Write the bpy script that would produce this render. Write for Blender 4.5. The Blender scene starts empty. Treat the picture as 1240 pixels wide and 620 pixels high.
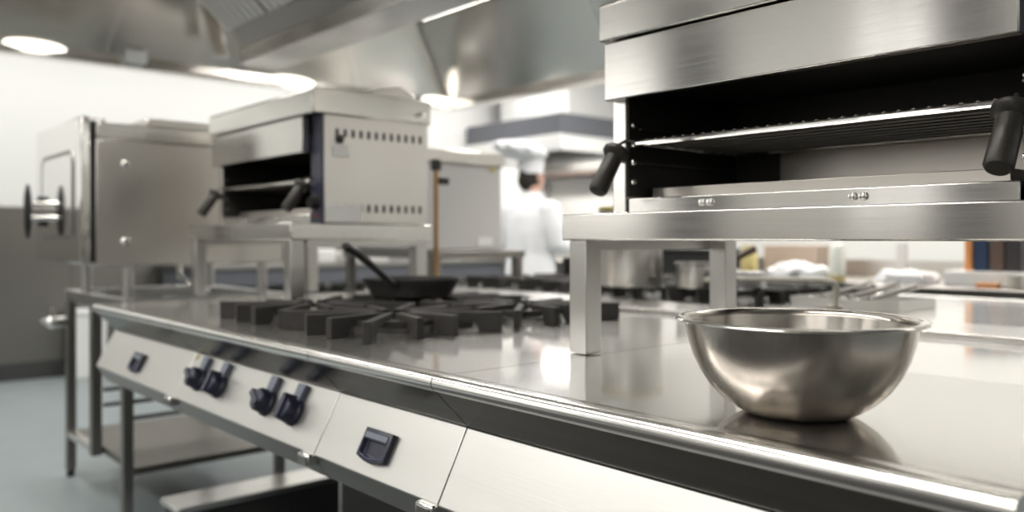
import bpy, bmesh, math, random
from mathutils import Vector, Matrix, noise
random.seed(7)
S = 1.1                      # drawing units to metres
ZC = 0.82                    # counter top height (drawing units)
CAM = (0.0, 0.0, 1.02)
sc = bpy.context.scene
COL = sc.collection
PI = math.pi

# ------------------------------------------------------------------ materials
def new_mat(name):
    m = bpy.data.materials.new(name); m.use_nodes = True
    nt = m.node_tree
    return m, nt, nt.nodes['Principled BSDF']

def paint(name, col, rough=.5, spec=.5, var=.06, scale=6.0, metal=0.0, coat=0.0, bump=0.0):
    m, nt, b = new_mat(name)
    tc = nt.nodes.new('ShaderNodeTexCoord'); n = nt.nodes.new('ShaderNodeTexNoise')
    n.inputs['Scale'].default_value = scale; n.inputs['Detail'].default_value = 4
    nt.links.new(tc.outputs['Object'], n.inputs['Vector'])
    mx = nt.nodes.new('ShaderNodeMix'); mx.data_type = 'RGBA'
    mx.inputs[6].default_value = (*[max(0, c*(1-var)) for c in col], 1)
    mx.inputs[7].default_value = (*[min(1, c*(1+var)) for c in col], 1)
    nt.links.new(n.outputs['Fac'], mx.inputs[0]); nt.links.new(mx.outputs[2], b.inputs['Base Color'])
    b.inputs['Roughness'].default_value = rough; b.inputs['Metallic'].default_value = metal
    b.inputs['Specular IOR Level'].default_value = spec; b.inputs['Coat Weight'].default_value = coat
    if bump:
        bp = nt.nodes.new('ShaderNodeBump'); bp.inputs['Strength'].default_value = bump; bp.inputs['Distance'].default_value = .01
        nt.links.new(n.outputs['Fac'], bp.inputs['Height']); nt.links.new(bp.outputs['Normal'], b.inputs['Normal'])
    return m

def steel(name, col=(.60, .59, .57), rough=.26, grain='x', aniso=0.0, bump=.05, smudge=.08, axis=None, wavy=0.0, haze=0.0):
    m, nt, b = new_mat(name)
    b.inputs['Base Color'].default_value = (*col, 1); b.inputs['Metallic'].default_value = 1
    tc = nt.nodes.new('ShaderNodeTexCoord'); mp = nt.nodes.new('ShaderNodeMapping')
    sc_ = {'x': (4, 320, 320), 'y': (320, 4, 320), 'z': (320, 320, 4), 'n': (60, 60, 60)}[grain]
    mp.inputs['Scale'].default_value = sc_
    nt.links.new(tc.outputs['Object'], mp.inputs['Vector'])
    n = nt.nodes.new('ShaderNodeTexNoise'); n.inputs['Scale'].default_value = 1.0; n.inputs['Detail'].default_value = 2
    nt.links.new(mp.outputs['Vector'], n.inputs['Vector'])
    n2 = nt.nodes.new('ShaderNodeTexNoise'); n2.inputs['Scale'].default_value = 5.0; n2.inputs['Detail'].default_value = 5
    nt.links.new(tc.outputs['Object'], n2.inputs['Vector'])
    a = nt.nodes.new('ShaderNodeMath'); a.operation = 'MULTIPLY_ADD'
    a.inputs[1].default_value = .08; a.inputs[2].default_value = rough - .04 - smudge*.5
    nt.links.new(n.outputs['Fac'], a.inputs[0])
    a2 = nt.nodes.new('ShaderNodeMath'); a2.operation = 'MULTIPLY_ADD'; a2.inputs[1].default_value = smudge
    nt.links.new(n2.outputs['Fac'], a2.inputs[0]); nt.links.new(a.outputs[0], a2.inputs[2])
    nt.links.new(a2.outputs[0], b.inputs['Roughness'])
    if bump:
        bp = nt.nodes.new('ShaderNodeBump'); bp.inputs['Strength'].default_value = bump; bp.inputs['Distance'].default_value = .002
        nt.links.new(n.outputs['Fac'], bp.inputs['Height']); nt.links.new(bp.outputs['Normal'], b.inputs['Normal'])
    if wavy:                      # gentle buckling of the sheet metal
        n3 = nt.nodes.new('ShaderNodeTexNoise'); n3.inputs['Scale'].default_value = 1.0; n3.inputs['Detail'].default_value = 1
        mp3 = nt.nodes.new('ShaderNodeMapping'); mp3.inputs['Scale'].default_value = (.8, .8, .25)
        nt.links.new(tc.outputs['Object'], mp3.inputs['Vector']); nt.links.new(mp3.outputs['Vector'], n3.inputs['Vector'])
        b3 = nt.nodes.new('ShaderNodeBump'); b3.inputs['Strength'].default_value = 1.0; b3.inputs['Distance'].default_value = wavy
        nt.links.new(n3.outputs['Fac'], b3.inputs['Height'])
        if bump: nt.links.new(b3.outputs['Normal'], bp.inputs['Normal'])
        else: nt.links.new(b3.outputs['Normal'], b.inputs['Normal'])
    if haze:                      # fine scratches: a second, rougher reflection mixed in
        b2 = nt.nodes.new('ShaderNodeBsdfPrincipled'); b2.inputs['Base Color'].default_value = (*col, 1)
        b2.inputs['Metallic'].default_value = 1; b2.inputs['Roughness'].default_value = .38
        ms = nt.nodes.new('ShaderNodeMixShader'); ms.inputs[0].default_value = haze
        nt.links.new(b.outputs[0], ms.inputs[1]); nt.links.new(b2.outputs[0], ms.inputs[2])
        nt.links.new(ms.outputs[0], nt.nodes['Material Output'].inputs['Surface'])
    if aniso:
        b.inputs['Anisotropic'].default_value = aniso
        tg = nt.nodes.new('ShaderNodeTangent'); tg.direction_type = 'RADIAL'; tg.axis = axis or 'Z'
        nt.links.new(tg.outputs[0], b.inputs['Tangent']); b.inputs['Anisotropic Rotation'].default_value = .25
    return m

def glow(name, col, strength):
    m, nt, b = new_mat(name)
    b.inputs['Base Color'].default_value = (*col, 1)
    b.inputs['Emission Color'].default_value = (*col, 1); b.inputs['Emission Strength'].default_value = strength
    return m

M = dict(
    top=steel('worktop_steel', (.74, .725, .70), .08, 'x', bump=.003, smudge=.06, haze=.25),
    nose=steel('nose_steel', (.80, .785, .76), .22, 'x', bump=0, smudge=.03),
    fascia=steel('fascia_steel', (.06, .058, .054), .24, 'x', bump=.02),  # same steel, darkened to stand in for the fascia's dark reflection
    panel=steel('panel_steel', (.70, .69, .665), .40, 'x', bump=.04, smudge=.06),
    hood=steel('brushed_steel', (.70, .685, .655), .18, 'x', aniso=.78, bump=.02),
    body=steel('satin_steel', (.68, .655, .62), .30, 'x', bump=.02, wavy=.012),
    mirror=steel('mirror_steel', (.82, .81, .79), .07, 'n', bump=0, smudge=.03),
    canopy=steel('canopy_steel', (.68, .65, .61), .20, 'z', bump=.01, smudge=.10, wavy=.07),
    canopy_light=steel('canopy_bright_steel', (.74, .72, .69), .2, 'x', bump=.01, wavy=.03),
    dsteel=steel('dull_steel', (.29, .28, .265), .38, 'x', bump=.03),
    leg=steel('leg_steel', (.60, .59, .57), .30, 'z', bump=.03),
    bowl=steel('bowl_steel', (.49, .455, .415), .22, 'z', aniso=.75, bump=.0, smudge=.06),
    chrome=steel('chrome', (.85, .84, .82), .10, 'n', bump=0, smudge=.02),
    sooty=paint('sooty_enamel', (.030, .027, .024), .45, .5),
    ovenback=steel('oven_lining_steel', (.74, .70, .65), .30, 'x', bump=.02, wavy=.01),
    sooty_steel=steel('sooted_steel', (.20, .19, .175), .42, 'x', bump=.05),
    iron=paint('cast_iron', (.034, .031, .029), .58, .4, .3, 60, bump=.2),
    black=paint('black_plastic', (.014, .014, .014), .38, .5),
    bake=paint('bakelite', (.030, .026, .022), .42, .5, .3, 40, bump=.15),
    navy=paint('navy_plastic', (.036, .038, .066), .32, .5),
    navy2=paint('navy_light_plastic', (.24, .27, .34), .36, .5),
    white=paint('white_paint', (.86, .86, .845), .5, .4, .02, 2),
    creamwall=paint('cream_tiles', (.87, .855, .82), .4, .4, .02, 2),
    whitegloss=paint('white_ceramic', (.84, .84, .84), .18, .5, .02),
    clad=steel('cladding_steel', (.22, .212, .195), .40, 'z', bump=.03, smudge=.12),
    floor=paint('floor_epoxy', (.285, .325, .335), .40, .4, .09, 5),
    darkbase=paint('dark_skirting', (.05, .05, .05), .6, .3),
    grey=paint('grey_enamel', (.68, .665, .65), .42, .5, .04, 3),
    taupe=paint('taupe_laminate', (.52, .49, .45), .45, .4, .05, 3),
    filt=steel('filter_steel', (.86, .845, .81), .5, 'x', bump=.02),
    hoodgrey=paint('slate_enamel', (.12, .125, .145), .42, .5, .06, 3),
    cotton=paint('white_cotton', (.86, .86, .88), .9, .1, .03, 30, bump=.15),
    trouser=paint('check_trousers', (.10, .10, .12), .9, .1, .2, 80),
    skin=paint('skin', (.62, .38, .30), .5, .4, .08, 20),
    hair=paint('hair', (.02, .016, .012), .6, .3),
    brass=paint('brass_pipe', (.46, .28, .13), .38, .5, .15, 20, metal=.7),
    gold=paint('brass_rim', (.62, .52, .12), .4, .5, .1, 20, metal=.3),
    orange=paint('orange_card', (.75, .33, .12), .6, .3),
    blue=paint('navy_card', (.025, .045, .09), .6, .3),
    brown=paint('brown_leather', (.12, .085, .07), .55, .3),
    dark=paint('charcoal_card', (.045, .042, .045), .6, .3),
    tan=paint('tan_card', (.50, .40, .32), .7, .2),
    cream=paint('cream_enamel', (.72, .69, .60), .35, .5),
    yellow=paint('mustard', (.66, .55, .24), .4, .4),
    plastic=paint('milky_plastic', (.83, .85, .78), .35, .4),
    green=paint('herb_leaf', (.05, .09, .03), .6, .3, .3, 30),
    tagm=paint('tag_card', (.96, .95, .92), .5, .3),
    lamp=glow('lamp_diffuser', (1, .97, .90), 9.0),
    bulk=glow('bulkhead_glass', (1, .95, .84), 2.4),
    pane=glow('lit_window_pane', (1.0, .985, .96), 1.45),
    glass=paint('oven_glass', (.20, .21, .21), .06, .7, .02, coat=1.0),
)

# ------------------------------------------------------------------ mesh builder
class MB:
    def __init__(s): s.bm = bmesh.new()
    def poly(s, vs, fs):
        b = [s.bm.verts.new(v) for v in vs]
        for f in fs:
            try: s.bm.faces.new([b[i] for i in f])
            except ValueError: pass
        return s
    def box(s, x0, x1, y0, y1, z0, z1):
        v = [(x, y, z) for x in (x0, x1) for y in (y0, y1) for z in (z0, z1)]
        return s.poly(v, [(0,1,3,2),(4,6,7,5),(0,4,5,1),(2,3,7,6),(0,2,6,4),(1,5,7,3)])
    def prism(s, prof, a0, a1, axis='x'):
        def P(p, a):
            return {'x': (a, p[0], p[1]), 'y': (p[0], a, p[1]), 'z': (p[0], p[1], a)}[axis]
        n = len(prof)
        v = [P(p, a0) for p in prof] + [P(p, a1) for p in prof]
        f = [tuple(range(n-1, -1, -1)), tuple(range(n, 2*n))]
        f += [(i, (i+1) % n, n+(i+1) % n, n+i) for i in range(n)]
        return s.poly(v, f)
    def quad_slab(s, pts, t):           # a plate through four points with thickness t
        p = [Vector(q) for q in pts]
        n = (p[1]-p[0]).cross(p[-1]-p[0]).normalized()*t
        k = len(p)
        v = [tuple(q) for q in p] + [tuple(q+n) for q in p]
        f = [tuple(range(k-1, -1, -1)), tuple(range(k, 2*k))] + [(i, (i+1) % k, k+(i+1) % k, k+i) for i in range(k)]
        return s.poly(v, f)
    def lathe(s, prof, c=(0,0,0), seg=48, axis='z', closed=False, mat=None):
        rings = []
        for r, z in prof:
            if r < 1e-6: rings.append([s._lv(0, z, 0, c, axis, mat)])
            else: rings.append([s._lv(r, z, 2*PI*i/seg, c, axis, mat) for i in range(seg)])
        m = len(rings)
        for k in range(m if closed else m-1):
            A, B = rings[k], rings[(k+1) % m]
            for i in range(seg):
                j = (i+1) % seg
                q = [A[i % len(A)], A[j % len(A)], B[j % len(B)], B[i % len(B)]]
                u = []
                for w in q:
                    if w not in u: u.append(w)
                if len(u) > 2:
                    try: s.bm.faces.new(u)
                    except ValueError: pass
        return s
    def _lv(s, r, z, a, c, axis, mat):
        x, y = r*math.cos(a), r*math.sin(a)
        p = {'z': (x, y, z), 'x': (z, x, y), 'y': (x, z, y)}[axis]
        v = Vector(p)
        if mat is not None: v = mat @ v
        return s.bm.verts.new(v + Vector(c))
    def cyl(s, p0, p1, r0, r1=None, seg=20):
        r1 = r0 if r1 is None else r1
        p0, p1 = Vector(p0), Vector(p1)
        q = (p1-p0).to_track_quat('Z', 'Y').to_matrix()
        L = (p1-p0).length
        return s.lathe([(0,0),(r0,0),(r1,L),(0,L)], p0, seg, mat=q)
    def tube(s, pts, r, seg=12):
        pts = [Vector(p) for p in pts]; n = len(pts)
        rs = r if isinstance(r, (list, tuple)) else [r]*n
        rings = []; up = None
        for i, p in enumerate(pts):
            t = (pts[min(i+1, n-1)] - pts[max(i-1, 0)]).normalized()
            if up is None:
                up = Vector((0,0,1)) if abs(t.z) < .9 else Vector((1,0,0))
            u = (up - t*up.dot(t)).normalized(); w = t.cross(u); up = u
            rings.append([s.bm.verts.new(p + rs[i]*(u*math.cos(2*PI*k/seg) + w*math.sin(2*PI*k/seg))) for k in range(seg)])
        for a, b in zip(rings, rings[1:]):
            for k in range(seg): s.bm.faces.new((a[k], a[(k+1) % seg], b[(k+1) % seg], b[k]))
        s.bm.faces.new(rings[0][::-1]); s.bm.faces.new(rings[-1])
        return s
    def ball(s, c, r, seg=16, rings=10, rot=None):
        r = r if isinstance(r, (list, tuple)) else (r, r, r)
        m = Matrix.Diagonal(r)
        if rot is not None: m = rot @ m
        return s.lathe([(math.sin(PI*i/rings), -math.cos(PI*i/rings)) for i in range(rings+1)], c, seg, mat=m)
    def build(s, name, mat, parent=None, bevel=0, smooth=True, ang=35, seg=2, mods=()):
        bmesh.ops.remove_doubles(s.bm, verts=s.bm.verts, dist=1e-6)
        bmesh.ops.recalc_face_normals(s.bm, faces=s.bm.faces)
        off = Vector((0,0,0)); q = parent
        while q is not None: off += q.location; q = q.parent
        me = bpy.data.meshes.new(name)
        for v in s.bm.verts: v.co = v.co*S - off
        s.bm.to_mesh(me); s.bm.free()
        if smooth:
            for p in me.polygons: p.use_smooth = True
            me.set_sharp_from_angle(angle=math.radians(ang))
        o = bpy.data.objects.new(name, me); COL.objects.link(o)
        me.materials.append(mat)
        if parent is not None: o.parent = parent
        if bevel:
            b = o.modifiers.new('bevel', 'BEVEL'); b.width = bevel*S; b.segments = seg
            b.limit_method = 'ANGLE'; b.angle_limit = math.radians(40); b.harden_normals = False
        return o

def tag(o, label, cat, group=None):
    o['label'] = label; o['category'] = cat
    if group: o['group'] = group
    return o
def thing(name, label, cat, loc=(0,0,0), group=None):
    o = bpy.data.objects.new(name, None); COL.objects.link(o)
    o.location = Vector(loc)*S; o.empty_display_size = .1
    return tag(o, label, cat, group)
def struct(o): o['kind'] = 'structure'; return o
def kids(o): return [c for c in bpy.data.objects if c.parent == o]
def dup(root, loc, label, group=None, rz=0.0):
    def cp(o, par):
        c = o.copy(); COL.objects.link(c); c.parent = par
        for k in kids(o): cp(k, c)
        return c
    r = cp(root, None); r.location = Vector(loc)*S; r.rotation_euler = (0,0,rz); r['label'] = label
    if group: r['group'] = group
    return r

# ------------------------------------------------------------------ the room
X0, X1, Y0, Y1, ZT = -6.83, 2.6, -2.7, 6.6, 2.75
struct(MB().box(X0-.1, X1+.1, Y0-.1, Y1+.1, -.1, 0).build('floor', M['floor']))
struct(MB().box(X0-.1, X1+.1, Y0-.1, Y1+.1, ZT, ZT+.1).build('ceiling', M['white']))
struct(MB().box(X0-.1, X0, Y0, Y1, 0, ZT).build('wall_left', M['white']))
struct(MB().box(X1, X1+.1, Y0, Y1, 0, ZT).build('wall_right', M['white']))
struct(MB().box(X0, X1, Y1, Y1+.1, 0, ZT).build('wall_back', M['creamwall']))
# front wall (behind the photographer) with window openings, added for the steel to reflect
wins = [(-5.5, -3.88), (-2.42, -1.88), (-.7, .9)]
fw = MB(); xs = [X0] + [v for w in wins for v in w] + [X1]
for i in range(0, len(xs), 2): fw.box(xs[i], xs[i+1], Y0-.1, Y0, 0, ZT)
for a, b in wins: fw.box(a, b, Y0-.1, Y0, 0, 1.15); fw.box(a, b, Y0-.1, Y0, 2.45, ZT)
struct(fw.build('wall_front', M['white']))
for i, (a, b) in enumerate(wins):
    w = bpy.data.objects.new('window_%d' % (i+1), None); COL.objects.link(w); struct(w)
    w.location = Vector(((a+b)/2, Y0, 1.15))*S
    f = MB()
    for xx in (a, (a+b)/2-.025, b-.05): f.box(xx, xx+.05, Y0-.08, Y0-.02, 1.15, 2.45)
    for zz in (1.15, 2.40): f.box(a, b, Y0-.08, Y0-.02, zz, zz+.05)
    f.build('window_frame', M['dark'], w)
    MB().box(a+.04, b-.04, Y0-.06, Y0-.05, 1.19, 2.41).build('window_pane', M['pane'], w)  # glowing pane, added out of view as a bright reflection source
for i, (a, b) in enumerate(((-3.72, -3.32), (-1.84, -1.55))):  # dark pillars added out of view to band the grill hood's reflection
    struct(MB().box(a, b, Y0, Y0+.10, 0, ZT).build('trim_%d' % (i+2), M['dark'], bevel=.004))
struct(MB().box(-2.5, 1.6, -1.9, .56, .0005, .018).build('trim_6', M['darkbase'], bevel=.004))   # unseen dark mat, added to darken reflections in the steel
# steel cladding, lower part of the left wall, and its skirting
t = MB().box(X0, X0+.02, Y0, Y1, .0, 1.25)
for yy in (-1.6, -.4, .55, 1.6, 2.6, 3.8, 5.0): t.box(X0+.02, X0+.025, yy, yy+.03, .1, 1.25)
struct(t.build('trim_1', M['clad'], bevel=.003))
struct(MB().box(X1-.02, X1, Y0, Y1, 0, 1.12).build('trim_4', M['clad'], bevel=.003))  # unseen cladding, added to darken what the steel sides reflect
struct(MB().box(X0+.03, X1-.03, Y0, Y0+.02, 0, 1.14).build('trim_5', M['taupe'], bevel=.003))  # unseen front cladding, added to darken reflections in bowl and legs
struct(MB().box(X0+.02, X0+.05, Y0, Y1, 0, .12).build('baseboard_left', M['darkbase']))

# ------------------------------------------------------------------ cooking suite
XA = [-2.73, -2.055, -1.345, -.97, -.215]
YB = 1.735
def flip(prof, mir): return [(2*1.855 - y, z) for y, z in prof] if mir else prof
def Zr(prof): return [(y, z+ZC) for y, z in prof]
TOP_PROF = [(YB, 0), (YB, -.03), (.764, -.03), (.736, -.0255), (.736, 0)]
def nose_profile():
    p = [(.7355, -.0255), (.712, -.021)]
    cx, cz, r = .711, -.0105, .0125
    for k in range(9):
        a = math.radians(-95 - k*20.6)
        p.append((cx + r*math.cos(a), cz + r*math.sin(a)))
    return p + [(.716, .002), (.732, .002), (.7355, .0005)]
def panel_pt(u, out=0.0):        # u 0 at top of the sloping control panel, 1 at its foot; out = distance off the face
    y0, z0, y1, z1 = .765, -.083, .71, -.188
    n = Vector((-(z0-z1), -(y1-y0)*-1)).normalized()
    n = Vector((-.105, .055)).normalized()
    return (y0+(y1-y0)*u + n.x*out, ZC + z0+(z1-z0)*u + n.y*out)
PN = Vector((0, -.105, .055)).normalized(); PU = Vector((0, .055, .105)).normalized()  # panel normal and up
PM = Matrix((Vector((1,0,0)), PU, PN)).transposed()          # local x, y(up), z(out) to world

def suite_unit(name, label, cat, x0, x1, mir=False, base=True, group=None):
    g = .0012; x0 += g; x1 -= g
    yb = flip([(.71, 0)], mir)[0][0]
    t = thing(name, label, cat, ((x0+x1)/2, yb, ZC-.232 if not base else 0), group)
    MB().prism(flip(Zr(TOP_PROF), mir), x0, x1).build('worktop', M['top'], t)
    MB().prism(flip(Zr(nose_profile()), mir), x0, x1).build('edge_nose', M['nose'], t, ang=50)
    nz = [(.7135, .0005)] 
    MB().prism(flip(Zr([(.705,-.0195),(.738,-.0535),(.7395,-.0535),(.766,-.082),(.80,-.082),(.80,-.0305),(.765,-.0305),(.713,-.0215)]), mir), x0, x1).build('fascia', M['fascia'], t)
    MB().prism(flip(Zr([(.765,-.083),(.71,-.188),(.712,-.1905),(.82,-.1905),(.82,-.083)]), mir), x0, x1).build('control_panel', M['panel'], t, bevel=.0015)
    MB().prism(flip(Zr([(.714,-.191),(.736,-.232),(.82,-.232),(.82,-.191)]), mir), x0, x1).build('base_rail', M['dsteel'], t)
    b = MB().box(*(x0, x1), *sorted(flip([(.82,0),(YB-.001,0)], mir)[i][0] for i in (0,1)), ZC-.232, ZC-.0305)
    b.build('chassis', M['dsteel'], t)
    if base:
        ys = sorted(flip([(1.18,0),(YB-.05,0)], mir)[i][0] for i in (0,1))
        MB().box(x0-.0008, x1+.0008, ys[0], ys[1], .09, ZC-.2325).build('cabinet', M['darkbase'], t, bevel=.003)
        fy = sorted(flip([(1.162,0),(1.179,0)], mir)[i][0] for i in (0,1))
        MB().box(x0+.012, x1-.012, fy[0], fy[1], .11, ZC-.245).build('cabinet_door', M['darkbase'], t, bevel=.003)
        for xx in (x0+.06, x1-.06):
            for yy in (ys[0]+.06, ys[1]-.06):
                MB().cyl((xx,yy,0),(xx,yy,.0895),.022).build('foot', M['black'], t)
    return t

def recess_handle(x, t, w=.082, h=.056):
    c = Vector((x, *panel_pt(.60)))
    def P(a, b, o): return tuple(c + Vector((1,0,0))*a + PU*b + PN*o)
    fr = MB(); hw, hh = w/2, h/2
    # outer outline: straight top, bowed bottom
    def outline(kx, ky, bow):
        pts = [(-hw*kx, hh*ky), (hw*kx, hh*ky), (hw*kx, -hh*ky*.72)]
        for k in range(1, 6):
            a = k/6; pts.append((hw*kx*(1-2*a), -hh*ky*.72 - math.sin(a*PI)*bow))
        pts.append((-hw*kx, -hh*ky*.72))
        return pts
    o = outline(1, 1, .007); i = outline(.84, .74, .005); d = outline(.78, .66, .004)
    n = len(o)
    v = [P(a, b, .0003) for a, b in o] + [P(a, b, .0095) for a, b in o] + [P(a, b, .0115) for a, b in i] + [P(a, b, .0012) for a, b in d]
    f = []
    for L in range(3):
        f += [(L*n+k, L*n+(k+1) % n, (L+1)*n+(k+1) % n, (L+1)*n+k) for k in range(n)]
    f.append(tuple(range(n-1, -1, -1))); f.append(tuple(range(3*n, 4*n)))
    fr.poly(v, f)
    h_ = fr.build('recessed_handle', M['navy'], t, bevel=.0012)
    lip = MB()
    a, b, e = hw*.80, hh*.74, hh*.34
    lip.poly([P(-a, b, .0098), P(a, b, .0098), P(a, e, .0098), P(-a, e, .0098), P(-a, b, .0118), P(a, b, .0118), P(a, e+.002, .0125), P(-a, e+.002, .0125)],
             [(3,2,1,0),(4,5,6,7),(0,1,5,4),(1,2,6,5),(2,3,7,6),(3,0,4,7)])
    lip.build('handle_lip', M['navy2'], h_)

def control_knob(x, t, turn):
    c = Vector((x, *panel_pt(.50)))
    R = PM
    kb = MB().lathe([(0,.0003),(.0275,.0003),(.0275,.006),(.0255,.009),(.0245,.0095),(.0235,.026),(.020,.031),(0,.032)], c, 32, mat=R)
    # grip wing across the knob
    ca, sa = math.cos(turn), math.sin(turn)
    def P(a, b, o): return tuple(c + R @ Vector((a*ca - b*sa, a*sa + b*ca, o)))
    kb.poly([P(-.008,-.025,.009), P(.008,-.025,.009), P(.008,.029,.009), P(-.008,.029,.009),
             P(-.006,-.022,.039), P(.006,-.022,.039), P(.006,.027,.037), P(-.006,.027,.037)],
            [(0,1,2,3),(4,5,6,7),(0,1,5,4),(1,2,6,5),(2,3,7,6),(3,0,4,7)])
    k = kb.build('control_knob', M['navy'], t, bevel=.0015)
    tb = MB()
    def Q(a, b, o): return tuple(c + R @ Vector((a, b, o)))
    pr = [(-.013,.020),(.013,.020),(.0150,.052),(.0125,.055),(-.0125,.055),(-.0150,.052)]
    n = len(pr)
    tb.poly([Q(a,b,.0005) for a,b in pr] + [Q(a,b,.012) for a,b in pr],
            [tuple(range(n-1,-1,-1)), tuple(range(n,2*n))] + [(i,(i+1)%n,n+(i+1)%n,n+i) for i in range(n)])
    tb.build('indicator_plate', M['navy2'], k, bevel=.001)

def latch(x, t):
    y, z = .7085, ZC-.196
    k = MB().box(x-.021, x+.021, y-.010, y+.012, z-.014, z+.008).build('latch', M['chrome'], t, bevel=.003)
    MB().box(x-.015, x+.015, y-.0115, y-.0101, z-.011, z+.003).build('latch_face', M['dsteel'], k)

u1 = suite_unit('counter_unit', 'plain steel counter unit at the far left end, beneath the far shelf', 'counter', XA[0], XA[1], base=False)
u2 = suite_unit('gas_range', 'steel gas range with four dark blue control knobs on its sloping front panel', 'range', XA[1], XA[2])
u3 = suite_unit('counter_unit', 'narrow steel counter unit with one dark blue recessed handle, right of the knobs', 'counter', XA[2], XA[3])
u4 = suite_unit('counter_unit', 'near steel counter unit with plain panel, carrying the mixing bowl', 'counter', XA[3], XA[4])
recess_handle(-2.40, u1); recess_handle(-1.165, u3)
for x, tr in ((-1.955, 1.15), (-1.836, .12), (-1.588, 1.15), (-1.470, .12)): control_knob(x, u2, tr)
latch(XA[1]-.02, u1); latch(XA[2]-.02, u2); latch(XA[3]-.02, u3)
MB().quad_slab([(-2.046, *panel_pt(.16,.0004)), (-2.026, *panel_pt(.13,.0004)), (-2.024, *panel_pt(.03,.0004)), (-2.040, *panel_pt(.03,.0004))], .0008).build('tape_scrap', M['yellow'], u2)
# support legs of the left end unit
for xx, yy in ((-2.70, 1.66), (-2.10, 1.66)):
    MB().box(xx-.018, xx+.018, yy-.018, yy+.018, 0, ZC-.2325).build('leg', M['dsteel'], u1, bevel=.002)
# left-end unit back edge strip (raised spine between the two rows)
sp = thing('centre_spine', 'low raised steel spine running between the two rows of counters', 'counter spine', ((XA[0]+XA[4])/2, 1.855, 0))
MB().prism([(1.737, .1), (1.737, ZC+.006), (1.742, ZC+.012), (1.968, ZC+.012), (1.973, ZC+.006), (1.973, .1)], XA[0]+.01, XA[4]-.01).build('duct', M['nose'], sp, bevel=.002)
MB().box(XA[0]+.03, XA[4]-.03, 1.76, 1.95, 0, .0995).build('plinth', M['darkbase'], sp)
# the row on the far side of the spine
suite_unit('gas_range', 'far side steel range left of the stock pot, with black pan supports', 'range', XA[0], XA[1], True)
suite_unit('gas_range', 'far side steel range top carrying the tall stock pot', 'range', XA[1], XA[2], True)
suite_unit('counter_unit', 'far side steel counter seen between the shelf back leg and the bowl', 'counter', XA[2], XA[3], True)
suite_unit('counter_unit', 'far side steel counter seen behind the mixing bowl', 'counter', XA[3], XA[4], True)

# burners and pan supports
def burner(x, y, t):
    b = MB().lathe([(0,.001),(.062,.001),(.060,.004),(.040,.006),(.036,.014),(.030,.020),(0,.022)], (x,y,ZC), 28)
    b.build('burner', M['iron'], t)
def make_support(x, y, label, w=.352, d=.378):
    t = thing('pan_support', label, 'pan support', (x, y, ZC), 'cast iron pan supports')
    m = MB(); h = .042; th = .008
    for k in range(12):
        a = PI/12 + k*PI/6
        ca, sa = math.cos(a), math.sin(a)
        L = min((w/2-.006)/max(abs(ca), 1e-6), (d/2-.006)/max(abs(sa), 1e-6))
        def P(r, s, z): return (x + r*ca - s*sa, y + r*sa + s*ca, ZC+z)
        pr = [(.042, h), (L, h), (L, .0005), (L-.05, .0005), (L-.058, .020), (.075, .020), (.046, .034)]
        v = [P(r, -th, z) for r, z in pr] + [P(r, th, z) for r, z in pr]; n = len(pr)
        m.poly(v, [tuple(range(n-1,-1,-1)), tuple(range(n,2*n))] + [(i,(i+1)%n,n+(i+1)%n,n+i) for i in range(n)])
    m.build('arms', M['iron'], t, bevel=.0015)
    r = MB().lathe([(.108,.018),(.120,.018),(.120,.030),(.108,.030)], (x,y,ZC), 32, closed=True)
    r.build('ring', M['iron'], t)
    return t
bx = (-1.880, -1.524); by = (.995, 1.377)
names = {(0,0):'front left black cast iron pan support on the four knob range', (1,0):'front right black cast iron pan support on the four knob range, nearest the viewer',
         (0,1):'rear left black cast iron pan support under the frying pan', (1,1):'rear right black cast iron pan support beside the near shelf leg'}
for i, x in enumerate(bx):
    for j, y in enumerate(by):
        burner(x, y, u2); make_support(x, y, names[(i,j)])
for n, x in enumerate((-2.57, -2.216, -1.862, -1.508)):
    for j, y in enumerate((2.33, 2.72)):
        make_support(x, y, ('nearer' if j == 0 else 'farther') + ' black pan support across the spine, %s' % (
            ['left end of the far range', 'second from the left of the far range', 'under or beside the tall stock pot', 'right end, by the saucepan'][n]))

# ------------------------------------------------------------------ raised shelves on the counter
def raised_shelf(x0, x1, label):
    y0, y1, z0, z1 = 1.02, 1.485, 1.017, 1.063
    t = thing('raised_shelf', label, 'shelf', ((x0+x1)/2, (y0+y1)/2, ZC))
    MB().box(x0, x1, y0, y1, z0, z1).build('shelf_top', M['hood'], t, bevel=.0025)
    q = .040
    for xx in (x0+.012, x1-.012-q):
        for yy in (y0+.006, y1-.006-q):
            MB().box(xx, xx+q, yy, yy+q, ZC+.0015, z0-.0003).build('leg', M['leg'], t, bevel=.002)
    for xx in (x0+.004, x1-.020):
        MB().box(xx, xx+.016, y0+.05, y1-.05, z0-.018, z0-.0003).build('side_rail', M['leg'], t)
    return t
raised_shelf(-1.025, -.250, 'near steel shelf on square legs standing on the counter behind the bowl')
raised_shelf(-2.815, -2.06, 'far steel shelf on square legs standing at the left end of the counter')

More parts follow.
